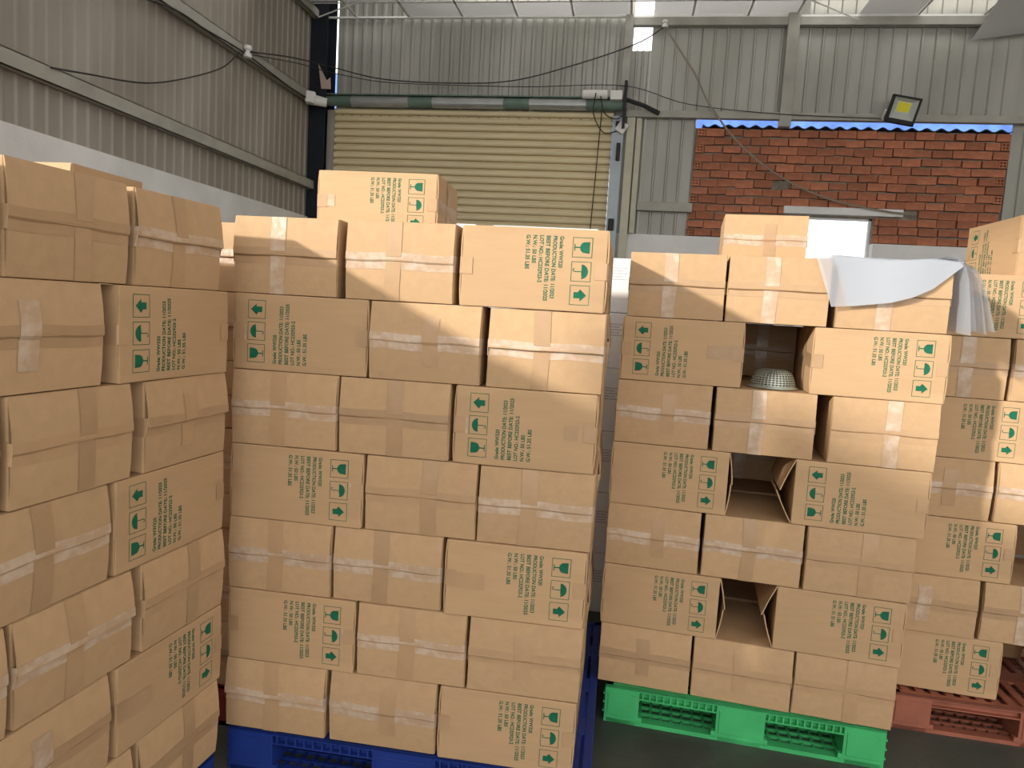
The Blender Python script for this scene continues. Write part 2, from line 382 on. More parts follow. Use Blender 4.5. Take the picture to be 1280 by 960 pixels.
for x in cols+cols2: MB().box(x-0.012, x+0.012, 6.37, 7.93 if x not in (2.0, 3.76) else 7.57, ZC-0.004, ZC).build('tee_bar', M_TBAR, ceil)
def stick(p, q, r=0.010):
    MB().tube([p, q], r, 4).build('tee_bar', M_TBAR, ceil)
stick((1.46, 7.55, 4.66), (2.00, 7.88, 4.60)); stick((-3.55, 7.70, 4.58), (-3.10, 7.56, 4.66))
sg = MB(); sg.grid(lambda u, v: (3.05+u*0.75, 7.88-v*0.55, 4.42+0.20*v+u*0.10), 6, 6)
so = sg.build('sagging_tile', M_TILE, ceil); t_ = so.modifiers.new('thickness', 'SOLIDIFY'); t_.thickness = 0.01

# wires
def wire(name, pts, r, m, label):
    o = MB().tube(catmull(pts, 8), r, 5).build(name, m); tag(o, label, 'cable'); return o
wire('electric_wire', [(-3.54, 6.2, 3.70), (-3.5, 7.0, 3.92), (-3.40, 7.69, 4.06), (-2.85, 7.8, 3.97), (-2.12, 7.85, 3.95), (-1.43, 7.85, 3.98), (-0.76, 7.85, 4.15), (-0.15, 7.85, 4.36), (0.13, 7.88, 4.54)], 0.0065, M_WIRE, 'dark twisted wire sagging across above the roller shutter')
wire('electric_wire', [(-3.54, 6.2, 3.68), (-3.5, 7.1, 3.90), (-3.40, 7.68, 4.00), (-2.85, 7.8, 3.94), (-2.1, 7.85, 3.93), (-1.25, 7.85, 3.92), (-0.24, 7.85, 3.94), (0.42, 7.86, 3.77), (1.3, 7.87, 3.69), (2.30, 7.87, 3.66)], 0.0045, M_WIRE, 'thin black wire running from side wall to floodlight')
wire('electric_wire', [(0.13, 7.88, 4.54), (0.30, 7.87, 4.30), (0.47, 7.86, 4.06), (0.66, 7.85, 3.73), (1.01, 7.85, 3.34), (1.43, 7.86, 3.05), (1.91, 7.92, 2.87), (2.45, 7.93, 2.77), (2.75, 7.94, 2.75)], 0.010, M_WIRE2, 'pale brown cable drooping diagonally across the red bricks')
wire('electric_wire', [(-3.54, 6.1, 3.66), (-3.55, 5.84, 3.44), (-3.55, 5.3, 3.18), (-3.55, 4.84, 3.01), (-3.55, 4.3, 2.90), (-3.54, 4.0, 2.84)], 0.006, M_WIRE, 'thin black wire drooping along corrugated side wall')
wire('electric_wire', [(-3.54, 3.8, 3.30), (-3.54, 5.0, 3.62), (-3.54, 5.6, 3.655), (-3.54, 6.2, 3.68), (-3.53, 7.0, 3.645), (-3.52, 7.45, 3.65)], 0.008, M_WIRE, 'black wire fixed along the upper side wall girt')

def lathe(mb, prof_, n=20, mi=0, axis='z', c=(0, 0, 0)):
    k = len(mb.v)
    for (r, h) in prof_:
        for j in range(n):
            a = 2*math.pi*j/n; p = (r*math.cos(a), r*math.sin(a), h)
            if axis == 'x': p = (p[2], p[0], p[1])
            if axis == 'y': p = (p[0], p[2], p[1])
            mb.v.append((p[0]+c[0], p[1]+c[1], p[2]+c[2]))
    for i in range(len(prof_)-1):
        for j in range(n):
            mb.f.append([k+i*n+j, k+i*n+(j+1) % n, k+(i+1)*n+(j+1) % n, k+(i+1)*n+j]); mb.m.append(mi)
    return mb
# insulator on the girt
ins = lathe(MB(), [(0.0, -0.05), (0.035, -0.05), (0.035, -0.02), (0.02, -0.01), (0.02, 0.01), (0.035, 0.02), (0.035, 0.05), (0, 0.05)], 14).build('insulator', M_WHITEP, smooth=False, loc=(-3.525, 6.21, 3.70))
tag(ins, 'small white porcelain wire insulator on side wall girt', 'insulator')
ins2 = lathe(MB(), [(0.0, -0.035), (0.03, -0.035), (0.03, -0.012), (0.018, -0.006), (0.018, 0.006), (0.03, 0.012), (0.03, 0.035), (0, 0.035)], 14).build('insulator', M_WHITEP, loc=(0.13, 7.875, 4.565))
tag(ins2, 'small white wire insulator on top wall beam', 'insulator')
# bulb holder / small camera at the end of the girt
scr = bpy.data.objects.new('security_camera', None); COL.objects.link(scr); scr.location = (-3.50, 7.45, 3.66); scr.rotation_euler = (0, 0.1, 0.35)
bevel(MB().box(-0.05, 0.05, -0.07, 0.05, -0.06, 0.06).build('mount', M_WHITEP, scr), 0.015)
cam_housing = lathe(MB(), [(0, 0), (0.05, 0), (0.052, 0.03), (0.045, 0.13), (0.0, 0.135)], 16, axis='x'); hs_ = cam_housing.build('housing', M_WHITEP, scr, loc=(0.04, -0.03, -0.02))
lathe(MB(), [(0, 0), (0.012, 0), (0.012, 0.004), (0, 0.004)], 10, axis='x').build('lens', M_BLACK, hs_, loc=(0.134, -0.005, 0.015))
lathe(MB(), [(0, 0), (0.009, 0), (0.009, 0.004), (0, 0.004)], 10, axis='x').build('lens', M_BLACK, hs_, loc=(0.134, 0.010, -0.015))
tag(scr, 'small white camera at the end of the side wall girt', 'camera')
# scrap of torn sheet stuck behind the shutter drum
tp = MB().add([(0, 0, 0), (0.11, 0, 0.0), (0.10, 0, 0.12), (0.06, 0, 0.09), (-0.04, 0, 0.26)], [(0, 1, 2, 3, 4)]).build('torn_paper', mat('torn_paper', (0.5, 0.38, 0.33), 0.8), loc=(-3.50, 7.70, 3.83))
m_ = tp.modifiers.new('t', 'SOLIDIFY'); m_.thickness = 0.004
tag(tp, 'torn scrap of pinkish paper stuck at the shutter drum end', 'paper')
# floodlight
fl = bpy.data.objects.new('floodlight', None); COL.objects.link(fl); fl.location = (2.47, 7.80, 3.72); fl.rotation_euler = (0.25, 0.17, 0.0)
def frame(mb, w, h, t, y0, y1):
    mb.box(-w/2, w/2, y0, y1, h/2-t, h/2); mb.box(-w/2, w/2, y0, y1, -h/2, -h/2+t); mb.box(-w/2, -w/2+t, y0, y1, -h/2, h/2); mb.box(w/2-t, w/2, y0, y1, -h/2, h/2); return mb
h_ = MB(); frame(h_, 0.265, 0.26, 0.02, -0.045, 0.03); h_.box(-0.13, 0.13, 0.015, 0.03, -0.13, 0.13); h_.box(-0.13, 0.13, -0.045, 0.02, -0.13, -0.085)
bevel(h_.build('housing', M_BLACK, fl), 0.004)
rf = MB(); a, b = (0.112, 0.112), (0.06, 0.06)
V = [(-0.112, -0.03, -0.082), (0.112, -0.03, -0.082), (0.112, -0.03, 0.112), (-0.112, -0.03, 0.112), (-0.065, 0.012, -0.02), (0.065, 0.012, -0.02), (0.065, 0.012, 0.08), (-0.065, 0.012, 0.08)]
rf.add(V, [(0, 1, 5, 4), (1, 2, 6, 5), (2, 3, 7, 6), (3, 0, 4, 7), (4, 5, 6, 7)]); rf_o = rf.build('reflector', M_REFL, fl)
MB().box(-0.058, 0.058, 0.004, 0.010, -0.012, 0.075).build('led_panel', M_YEL, rf_o)
bk = MB(); bk.tube([(-0.15, 0.0, -0.02), (-0.15, 0.05, -0.10), (-0.06, 0.07, -0.12)], 0.012, 6); bk.build('bracket', M_WHITEP, fl)
tag(fl, 'black LED floodlight with yellow chip tilted above the brick panel', 'floodlight')

# ------------------------------------------------------------------ cartons
BL, BW, BHT = 0.428, 0.340, 0.2335
LAY = 0.235
def bul(u, v): return (1-u*u)*(1-v*v)       # bulge, u,v in -1..1
YBUL = 0.0022
def body_mesh(seed):
    rnd = random.Random(seed); L = BL-0.010
    bm = bmesh.new(); bmesh.ops.create_cube(bm, size=1.0)
    bmesh.ops.subdivide_edges(bm, edges=bm.edges, cuts=5, use_grid_fill=True)
    tw = [rnd.uniform(-0.002, 0.002) for _ in range(4)]; zb = rnd.uniform(0.0, 0.001)
    for v in bm.verts:
        x, y, z = v.co; sx, sy, sz = x*2, y*2, z*2
        nx, ny, nz = x*L, y*BW, z*BHT
        if abs(sy) > 0.999: ny += math.copysign(YBUL*bul(sx, sz), sy)
        if abs(sz) > 0.999: nz -= math.copysign(0.001*bul(sx, sy), sz)
        if abs(sx) > 0.99: ny += tw[0]*sz*0.6; nz += tw[1]*sy*0.5
        v.co = (nx, ny, nz)
    es = [e for e in bm.edges if e.calc_face_angle(0) > 1.0]
    bmesh.ops.bevel(bm, geom=es, offset=0.0035, segments=2, profile=0.6, affect='EDGES')
    bmesh.ops.recalc_face_normals(bm, faces=bm.faces)
    me = bpy.data.meshes.new('cardboard_box'); bm.to_mesh(me); bm.free(); me.materials.append(M_CARD)
    for p in me.polygons: p.use_smooth = False
    return me
BODIES = [body_mesh(i) for i in range(5)]
def flap_x(t, p): return -0.003 + p*t + 0.0025*math.sin(math.pi*t)    # t: 0 hinge, 1 seam
def flap_mesh(sign, p, seed):
    rnd = random.Random(seed); mb = MB(); W = BW-0.005; ph = rnd.uniform(0, 6); am = rnd.uniform(0.0006, 0.0022)
    def fn(off):
        def f(u, v):
            y = (u-0.5)*W; zz = BHT/2-0.0015-(BHT/2-0.0015-0.0008)*v
            zz += (am*math.sin(u*7+ph)+0.5*am*math.sin(u*17+2*ph))*(v > 0.99)
            return (BL/2+flap_x(v, p)+off, y, sign*zz)
        return f
    mb.grid(fn(0), 10, 5); k = len(mb.v); mb.grid(fn(-0.004), 10, 5)
    nv = 6
    loop = [i*nv for i in range(11)]+[10*nv+j for j in range(1, 6)]+[i*nv+5 for i in range(9, -1, -1)]+[j for j in range(4, 0, -1)]
    for a, b in zip(loop, loop[1:]+loop[:1]): mb.f.append([a, b, b+k, a+k]); mb.m.append(0)
    return mb.mesh('flap', M_CARD)
PV = [0.002, 0.006, 0.011, 0.015]
FLAPU = [[flap_mesh(1, p, 31+i*3+k) for k in range(2)] for i, p in enumerate(PV)]
FLAPD = [[flap_mesh(-1, p, 71+i*3+k) for k in range(2)] for i, p in enumerate(PV)]
def ends_x(z, pu, pd):
    t = 1-abs(z)/(BHT/2); return BL/2+flap_x(t, pu if z > 0 else pd)
def seam_tape(pu, pd, m, wrap, hw=0.024):
    mb = MB(); e = 0.0009
    zs = [-hw, -hw*0.5, -0.003, 0.003, hw*0.5, hw]
    def fn(u, v):
        y = (u-0.5)*(BW-0.004); z = zs[int(round(v*5))]; return (ends_x(z, pu, pd)+e, y, z+0.002*math.sin(u*9+pu*900))
    mb.grid(fn, 12, 5)
    for sgn in (-1, 1):
        def fs(u, v):
            z = -hw+2*hw*v; return (BL/2-0.003-u*wrap, sgn*(BW/2+0.0018+YBUL*bul((BL/2-u*wrap)/(BL/2), z/(BHT/2))), z)
        mb.grid(fs, 3, 2)
        mb.add([(BL/2-0.003, sgn*(BW/2+0.0018), -hw), (BL/2-0.003, sgn*(BW/2+0.0018), hw), (ends_x(hw, pu, pd)+e, sgn*(BW/2-0.002), hw), (ends_x(-hw, pu, pd)+e, sgn*(BW/2-0.002), -hw)], [(0, 1, 2, 3)])
    return mb.mesh('packing_tape', m, fix=False)
def cross_tape(pu, pd, m, off, zt, zb_, hw=0.024):
    mb = MB()
    def fn(u, v):
        z = zb_+(zt-zb_)*v; z = max(min(z, BHT/2), -BHT/2)
        return (ends_x(z, pu, pd)+0.0016, off+(u-0.5)*2*hw+0.002*math.sin(v*5+off*90), z)
    mb.grid(fn, 2, 16); return mb.mesh('packing_tape', m, fix=False)
ENDS = []
rq = random.Random(5)
for i in range(10):
    a, b = rq.choice([1, 2, 3, 2]), rq.choice([0, 1, 2, 1]); k = rq.randint(0, 1)
    m1 = M_TAPEW if i % 3 == 0 else M_TAPE; m2 = M_TAPEW if i % 3 == 1 else M_TAPE
    off = rq.uniform(-0.03, 0.03)
    zt, zb_ = (0.116, -0.116) if i % 4 else (0.075, -0.07)
    ENDS.append((FLAPU[a][k], FLAPD[b][1-k], seam_tape(PV[a], PV[b], m1, rq.uniform(0.04, 0.07)), cross_tape(PV[a], PV[b], m2, off, zt, zb_)))

FLAT = [(FLAPU[0][k % 2], FLAPD[0][(k+1) % 2], seam_tape(PV[0], PV[0], M_TAPE, 0.034), cross_tape(PV[0], PV[0], M_TAPE, 0.0, 0.11, -0.11)) for k in range(2)]
# printing: pictograms and lettering, flat ink on the long side
def printing_mesh(which):
    bm = bmesh.new(); L, H = BL, BHT
    def pt(a, b): return (b-L/2, 0, H/2-a)
    def poly(P, ca, cb, s):
        bm.faces.new([bm.verts.new(pt(ca+s*x, cb+s*y)) for x, y in P])
    S = 0.0565; line = 0.027
    cb = 0.352
    for i, ca in enumerate((0.051, 0.119, 0.186)):
        if which != i: continue
        h = 0.5; g = h-line
        for P in ([(-h, -h), (h, -h), (h, -g), (-h, -g)], [(-h, g), (h, g), (h, h), (-h, h)], [(-h, -g), (-g, -g), (-g, g), (-h, g)], [(g, -g), (h, -g), (h, g), (g, g)]): poly(P, ca, cb, S)
        if i == 0:    # cracked glass
            arc = [(0.27*math.cos(t), 0.12+0.24*math.sin(t)) for t in [math.radians(180+15*k) for k in range(13)]]
            poly([(-0.29, 0.36)]+arc+[(0.29, 0.36), (0.16, 0.36), (0.10, 0.27), (0.15, 0.20), (0.06, 0.23), (0.03, 0.36)], ca, cb, S)
            poly([(-0.03, -0.37), (0.03, -0.37), (0.03, -0.10), (-0.03, -0.10)], ca, cb, S)
            poly([(-0.17, -0.41), (0.17, -0.41), (0.17, -0.365), (-0.17, -0.365)], ca, cb, S)
        if i == 1:    # umbrella
            arc = [(0.36*math.cos(t), 0.02+0.33*math.sin(t)) for t in [math.radians(15*k) for k in range(13)]]
            sc = [(-0.27, 0.06), (-0.18, 0.02), (-0.09, 0.06), (0, 0.02), (0.09, 0.06), (0.18, 0.02), (0.27, 0.06)]
            poly(arc+sc, ca, cb, S)
            poly([(-0.02, -0.33), (0.02, -0.33), (0.02, 0.05), (-0.02, 0.05)], ca, cb, S)
            hk = [(-0.075+0.075*math.cos(t), -0.33+0.075*math.sin(t)) for t in [math.radians(-30*k) for k in range(7)]]
            for p, q in zip(hk[:-1], hk[1:]):
                d = Vector((q[0]-p[0], q[1]-p[1])).normalized()*0.02; n_ = (-d.y, d.x)
                poly([(p[0]+n_[0], p[1]+n_[1]), (p[0]-n_[0], p[1]-n_[1]), (q[0]-n_[0], q[1]-n_[1]), (q[0]+n_[0], q[1]+n_[1])], ca, cb, S)
        if i == 2:    # arrow up
            poly([(-0.15, -0.30), (0.15, -0.30), (0.15, 0.02), (0.30, 0.02), (0, 0.34), (-0.30, 0.02), (-0.15, 0.02)], ca, cb, S)
    lines = [('Grade: WW320', 0.09), ('PRODUCTION DATE: 11/2023', 0.178), ('BEST BEFORE DATE: 11/2025', 0.186), ('LOT NO.: HC232923-2', 0.1345), ('N.W.: 50 LBS', 0.080), ('G.W.: 51.35 LBS', 0.0975)]
    for i, (t, ln) in enumerate(lines if which == 3 else []):
        cu = bpy.data.curves.new('t', 'FONT'); cu.body = t; cu.size = 0.0158; cu.resolution_u = 3; cu.offset = 0.00042
        o = bpy.data.objects.new('t', cu); COL.objects.link(o); bpy.context.view_layer.update()
        me = o.evaluated_get(bpy.context.evaluated_depsgraph_get()).to_mesh()
        x1 = max(v.co.x for v in me.vertices); k = ln/x1; b0 = 0.287-0.0192*i
        vv = [bm.verts.new(pt(0.021+v.co.x*k, b0+v.co.y)) for v in me.vertices]
        for p in me.polygons:
            try: bm.faces.new([vv[j] for j in p.vertices])
            except ValueError: pass
        o.to_mesh_clear(); bpy.data.objects.remove(o); bpy.data.curves.remove(cu)
    bmesh.ops.triangulate(bm, faces=[f for f in bm.faces if len(f.verts) > 4])
    for v in bm.verts:
        x, _, z = v.co; v.co.y = -(BW/2+0.0006+YBUL*bul(x/((BL-0.01)/2), z/(BHT/2)))
    me = bpy.data.meshes.new('lettering' if which == 3 else 'pictogram'); bm.to_mesh(me); bm.free(); me.materials.append(M_INK); return me
PRINT = [printing_mesh(k) for k in range(4)]
PT_TAPE = {}
def patch_mesh(x0, x1, z0, z1, m):
    mb = MB(); mb.grid(lambda u, v: (x0+(x1-x0)*u, -(BW/2+0.0012+YBUL*bul((x0+(x1-x0)*u)/((BL-0.01)/2), (z0+(z1-z0)*v)/(BHT/2))), z0+(z1-z0)*v), 4, 3)
    return mb.mesh('packing_tape', m, fix=False)
PATCHES = [patch_mesh(-0.205, -0.15, -0.02, 0.025, M_TAPEW), patch_mesh(-0.16, -0.12, -0.022, 0.02, M_TAPE), patch_mesh(-0.19, -0.09, -0.03, 0.018, M_TAPE), patch_mesh(0.170, 0.208, -0.022, 0.024, M_TAPEW)]

class Stack:
    def __init__(s, x, y, a, desc, group): s.o = Vector((x, y, 0)); s.a = a; s.desc = desc; s.group = group
    def w(s, u, d, z):
        return Vector((s.o.x+u*math.cos(s.a)-d*math.sin(s.a), s.o.y+u*math.sin(s.a)+d*math.cos(s.a), z))
ORD = ['top', 'second', 'third', 'fourth', 'fifth', 'sixth', 'seventh']
cnt = [0]
def carton(st, row, s0, s1, kind, label, depth=0.0, flip=False, detail='front', z0=None, dyaw=0.0, ajar=None, height=1.0, group=None, extra=(), sd_print=False):
    """kind 'P': printed long side faces out, 'E': taped flap end faces out; s0,s1 along the stack face"""
    i = cnt[0]; cnt[0] += 1; rq = random.Random(1000+i)
    nominal = BL if kind == 'P' else BW
    dep = BW if kind == 'P' else BL
    k = (s1-s0)/nominal
    zb = z0 if z0 is not None else 0.15+(6-row)*LAY
    c = st.w((s0+s1)/2, depth+dep/2+rq.uniform(0, 0.006), zb+LAY/2)
    o = bpy.data.objects.new('cardboard_box', BODIES[i % 5]); COL.objects.link(o)
    o.location = c
    R = Matrix.Rotation(st.a+dyaw+rq.uniform(-0.008, 0.008), 4, 'Z')
    if kind == 'E': R = R @ Matrix.Rotation(-math.pi/2, 4, 'Z')
    if flip: R = R @ Matrix.Rotation(math.pi, 4, 'Y' if kind == 'P' else 'X')
    o.rotation_euler = R.to_euler()
    o.scale = (k, 1, height) if kind == 'P' else (1, k, height)
    tag(o, label, 'carton', group or st.group)
    def end(sgn, e):
        for me, nm in zip(e, ('flap', 'flap', 'packing_tape', 'packing_tape')):
            ch = bpy.data.objects.new(nm, me); COL.objects.link(ch); ch.parent = o
            if sgn < 0: ch.rotation_euler = (0, 0, math.pi)
    def pr(sgn):
        for me in PRINT:
            ch = bpy.data.objects.new('lettering' if me is PRINT[3] else 'pictogram', me); COL.objects.link(ch); ch.parent = o
            if sgn < 0: ch.rotation_euler = (0, 0, math.pi)
    if detail == 'front':
        if kind == 'E':
            end(1, ENDS[rq.randint(0, 9)])
            if sd_print: pr(1); pr(-1)
        else:
            pr(1)
            aj = ajar or {}
            for sg_ in (1, -1):
                if sg_ in aj:
                    p = aj[sg_]
                    for q_, (sn, pp) in enumerate(((1, p), (-1, p*0.8))):
                        ch = bpy.data.objects.new('flap', flap_mesh(sn, pp, 500+i+q_)); COL.objects.link(ch); ch.parent = o
                        if sg_ < 0: ch.rotation_euler = (0, 0, math.pi)
                else: end(sg_, FLAT[rq.randint(0, 1)])
            for e in extra:
                ch = bpy.data.objects.new('packing_tape', PATCHES[e]); COL.objects.link(ch); ch.parent = o
    elif detail == 'side':
        pr(1) if kind == 'P' else None
        if kind == 'P': end(1, ENDS[rq.randint(0, 9)]); end(-1, ENDS[rq.randint(0, 9)])
        else: pr(1); pr(-1); end(1, ENDS[rq.randint(0, 9)])
    return o
def lab(kind, row, where, pos):
    a = 'carton with green print showing' if kind == 'P' else 'carton with taped flaps showing'
    return f'{a}, {ORD[row]} layer of {where}, {pos}'

# stack B: in front of the shutter, on the blue pallet
SB = Stack(-1.2089, 2.0743, 0.0114, 'shutter stack', 'cartons stacked before the roller shutter')
RB = [
 [('E', -0.004, 0.330), ('E', 0.358, 0.692), ('P', 0.708, 1.137)],
 [('P', -0.001, 0.434), ('E', 0.442, 0.783), ('E', 0.802, 1.142)],
 [('E', 0.001, 0.345), ('E', 0.355, 0.701), ('P', 0.713, 1.139)],
 [('P', 0.001, 0.440), ('E', 0.447, 0.795), ('E', 0.800, 1.143)],
 [('E', 0.001, 0.343), ('E', 0.352, 0.700), ('P', 0.708, 1.138)],
 [('P', 0.003, 0.432), ('E', 0.439, 0.787), ('E', 0.794, 1.139)],
 [('E', 0.000, 0.341), ('E', 0.355, 0.703), ('P', 0.711, 1.137)]]
FB = {(1, 0): True, (2, 2): True}
EXB = {(1, 0): (3,), (2, 2): (3, 1), (3, 0): (3,), (4, 2): (2,), (5, 0): (3,)}
POSB = ['by crosswise stack', 'in the middle', 'by green pallet stack']
for r, row in enumerate(RB):
    for j, (kd, a, b) in enumerate(row):
        carton(SB, r, a, b, kd, lab(kd, r, 'shutter stack', POSB[j]), flip=FB.get((r, j), False), extra=EXB.get((r, j), ()), sd_print=(j == 2), depth=random.uniform(0, 0.006))
    # cartons behind, forming the side that looks at the green pallet stack
    kd, a, b = row[2]
    if kd == 'P': carton(SB, r, b-BW, b, 'E', lab('E', r, 'shutter stack', 'behind the corner'), depth=BW+0.02, detail='side', flip=(r % 4 == 0))
    else: carton(SB, r, b-BL, b, 'P', lab('P', r, 'shutter stack', 'behind the corner'), depth=BL+0.02, detail='side')
    kd, a, b = row[0]
    dd = (BW if kd == 'P' else BL)+0.02
    carton(SB, r, 0, BL if kd == 'E' else BW, 'P' if kd == 'E' else 'E', f'plain carton, {ORD[r]} layer of shutter stack, back corner near red pallet stack', depth=dd, detail='none')
carton(SB, 0, 0.05, 0.50, 'P', 'single sunlit carton lying on top of the shutter stack, green print outward', depth=0.475, z0=0.15+7*LAY, height=0.94, extra=(0,), dyaw=0.02)

# stack C: on the green pallet
SC = Stack(-0.0266, 2.7103, -0.0848, 'green pallet stack', 'cartons stacked on the green pallet')
RC = [
 [('E', 0.012, 0.352), ('E', 0.360, 0.700), ('E', 0.728, 1.078)],
 [('P', 0.000, 0.436), ('P', 0.663, 1.094)],
 [('E', -0.002, 0.340), ('E', 0.354, 0.696), ('E', 0.746, 1.087)],
 [('P', -0.005, 0.425), ('P', 0.643, 1.084)],
 [('E', -0.003, 0.339), ('E', 0.354, 0.699), ('E', 0.708, 1.060)],
 [('P', -0.003, 0.431), ('P', 0.623, 1.057)],
 [('E', 0.002, 0.344), ('E', 0.355, 0.708), ('E', 0.714, 1.052)]]
FC = {(1, 0): True, (3, 1): True}
AJ = {(3, 1): {1: 0.055}, (3, 0): {1: 0.016}, (5, 0): {1: 0.024}, (5, 1): {-1: 0.045}}
for r, row in enumerate(RC):
    for j, (kd, a, b) in enumerate(row):
        ps = (['by shutter stack', 'in the middle', 'by orange pallet stack'] if len(row) == 3 else ['by shutter stack', 'by orange pallet stack'])[j]
        carton(SC, r, a, b, kd, lab(kd, r, 'green pallet stack', ps), flip=FC.get((r, j), False), ajar=AJ.get((r, j)), depth=random.uniform(0, 0.006), extra=((2,) if (r, j) == (1, 0) else ()))
    if len(row) == 2: carton(SC, r, 0.36, 0.36+BW, 'E', lab('E', r, 'green pallet stack', 'back of the gap'), depth=0.70, detail='front')
    else: carton(SC, r, 0.36, 0.36+BW, 'E', lab('E', r, 'green pallet stack', 'hidden behind the middle').replace(' with taped flaps showing', ''), depth=BL+0.025, detail='none')
    kd = row[0][0]; d2 = (BW if kd == 'P' else BL)+0.025
    if kd == 'P': carton(SC, r, 0, BW, 'E', lab('E', r, 'green pallet stack', 'hidden behind the corner').replace(' with taped flaps showing', ''), depth=d2, detail='none')
    else: carton(SC, r, -0.003, BW, 'E', lab('E', r, 'green pallet stack', 'hidden behind the corner').replace(' with taped flaps showing', ''), depth=d2, detail='none')
for r in range(7):
    carton(SC, r, 0.703, 1.010, 'E', f'plain carton, {ORD[r]} layer of green pallet stack, behind the orange pallet corner', depth=BL+0.025, detail='none')
carton(SC, 0, 0.345, 0.345+BW, 'E', 'single sunlit carton on top of the green pallet stack, before the window', depth=0.58, z0=0.15+7*LAY, height=0.92)

# stack A: turned crosswise, nearest the side wall
SA = Stack(-1.150, 1.950, math.pi/2-0.0618, 'crosswise stack', 'cartons stacked crosswise')
POSA = ['next to shutter stack', 'second from shutter stack', 'third from shutter stack']
for r in range(7):
    if r % 2 == 0:
        e = {0: [(-0.358, -0.030), (-0.705, -0.385), (-1.10, -0.755)], 2: [(-0.328, 0.006), (-0.708, -0.375), (-1.07, -0.728)], 4: [(-0.332, 0.004), (-0.704, -0.368), (-1.06, -0.722)], 6: [(-0.34, -0.004), (-0.71, -0.365), (-1.07, -0.725)]}[r]
        lst = [('E', a, b) for a, b in e]
    else:
        off = {1: 0.0, 3: -0.006, 5: -0.002}[r]
        lst = [('P', -0.422+off, 0.008), ('E', -0.812, -0.462-(0 if r == 1 else -0.018)), ('E', -1.17, -0.825)]
        lst[1] = ('E', lst[1][2]-0.352, lst[1][2])
    for j, (kd, a, b) in enumerate(lst):
        carton(SA, r, a, b, kd, lab(kd, r, 'crosswise stack', POSA[j]), flip=(kd == 'P' and r in (1, 3)), depth=random.uniform(0, 0.008), extra=((2,) if (r, j) == (5, 0) else ()))

for r in range(7):
    for j, (a, b) in enumerate(((-0.425, 0.0), (-0.86, -0.435), (-1.16, -0.87))):
        if j < 2: carton(SA, r, a, b, 'P', f'plain carton, {ORD[r]} layer of crosswise stack, {["inner corner by red pallet stack", "middle of inner side"][j]}', depth=BL+0.02, detail='none')

# stack D: on the orange pallet
SD = Stack(1.08, 3.0, -0.085, 'orange pallet stack', 'cartons stacked on the orange pallet')
for r in range(7):
    if r % 2 == 0: lst = [('P', [0.02, 0, 0.012, 0, 0.008, 0, 0.015][r], 0), ('P', 0.66, 0)]
    else: lst = [('E', -0.005, 0), ('E', 0.352, 0), ('E', 0.712, 0)]
    for j, (kd, a, _) in enumerate(lst):
        pos = (['by green pallet stack', 'away from green pallet'] if kd == 'P' else ['by green pallet stack', 'in the middle', 'at outer end'])[j]
        carton(SD, r, a, a+(BL if kd == 'P' else BW), kd, lab(kd, r, 'orange pallet stack', pos), depth=random.uniform(0, 0.008))
    if r < 3: pass
    if r % 2 == 0: carton(SD, r, 0.36, 0.36+BW, 'E', lab('E', r, 'orange pallet stack', 'back of the gap'), depth=BL+0.03)
ST = Stack(1.435, 3.51, -math.pi/2, 'x', 'x')
carton(ST, 0, 0.0, 0.440, 'P', 'printed carton lying turned on top of the orange pallet stack', z0=0.15+7*LAY, group=SD.group, flip=True)

# stack E: behind the crosswise stack, on the red pallet
SE = Stack(-2.38, 2.30, 0.0, 'red pallet stack', 'cartons stacked on the red pallet')
for r in range(7):
    lst = [('E', 0.765, 1.104)] if r % 2 else [('E', 0.768, 1.108)]
    for kd, a, b in lst:
        carton(SE, r, a, b, kd, lab(kd, r, 'red pallet stack', 'beside shutter stack'), depth=0.0)
    carton(SE, r, 0.0, BW, 'E', f'plain carton, {ORD[r]} layer of red pallet stack, behind crosswise stack', depth=0.30, detail='none')
SE2 = Stack(-2.55, 2.59, 0.0, 'x', 'x')
carton(SE2, 0, 0.0, BW, 'E', 'sunlit carton on top of the red pallet stack, below the side wall', z0=0.15+7*LAY, group=SE.group, sd_print=False)

# white cartons behind the stacks
NTH = ['bottom', 'second', 'third', 'fourth', 'fifth', 'sixth']
for xc, hwid, zs, lb, nm in ((0.03, 0.21, [0, 0.32, 0.644, 0.967, 1.293, 1.575, 1.849], 1, 'white labelled carton showing between shutter and green pallet stacks'),
                         (-0.46, 0.27, [0, 0.33, 0.66, 0.99, 1.33, 1.66, 1.988], 0, 'plain white carton behind middle of shutter stack'),
                         (-1.04, 0.22, [0, 0.33, 0.66, 0.99, 1.33, 1.66, 1.988], 0, 'plain white carton behind shutter stack near side wall')):
    for q, (za, zb) in enumerate(zip(zs[:-1], zs[1:])):
        top = zb-za-0.002
        o = MB().box(-hwid, hwid, 0, 0.4, 0, top).build('white_carton', M_WCARD, loc=(xc, 3.72, za)); bevel(o, 0.004)
        MB().box(-hwid+0.004, hwid-0.004, -0.0012, -0.0004, top-0.026, top-0.004).build('packing_tape', M_WHITEP, o)
        if lb:
            MB().box(-0.17, -0.05, -0.0016, -0.0004, 0.07, 0.235).build('paper_label', M_WHITEP, o)
            for k in range(5): MB().box(-0.165, -0.06-0.02*(k % 2), -0.0024, -0.0017, 0.22-k*0.014, 0.227-k*0.014).build('label_print', M_GREY, o)
        tag(o, nm+f', {NTH[q]} from floor', 'carton', 'white cartons behind the stacks')

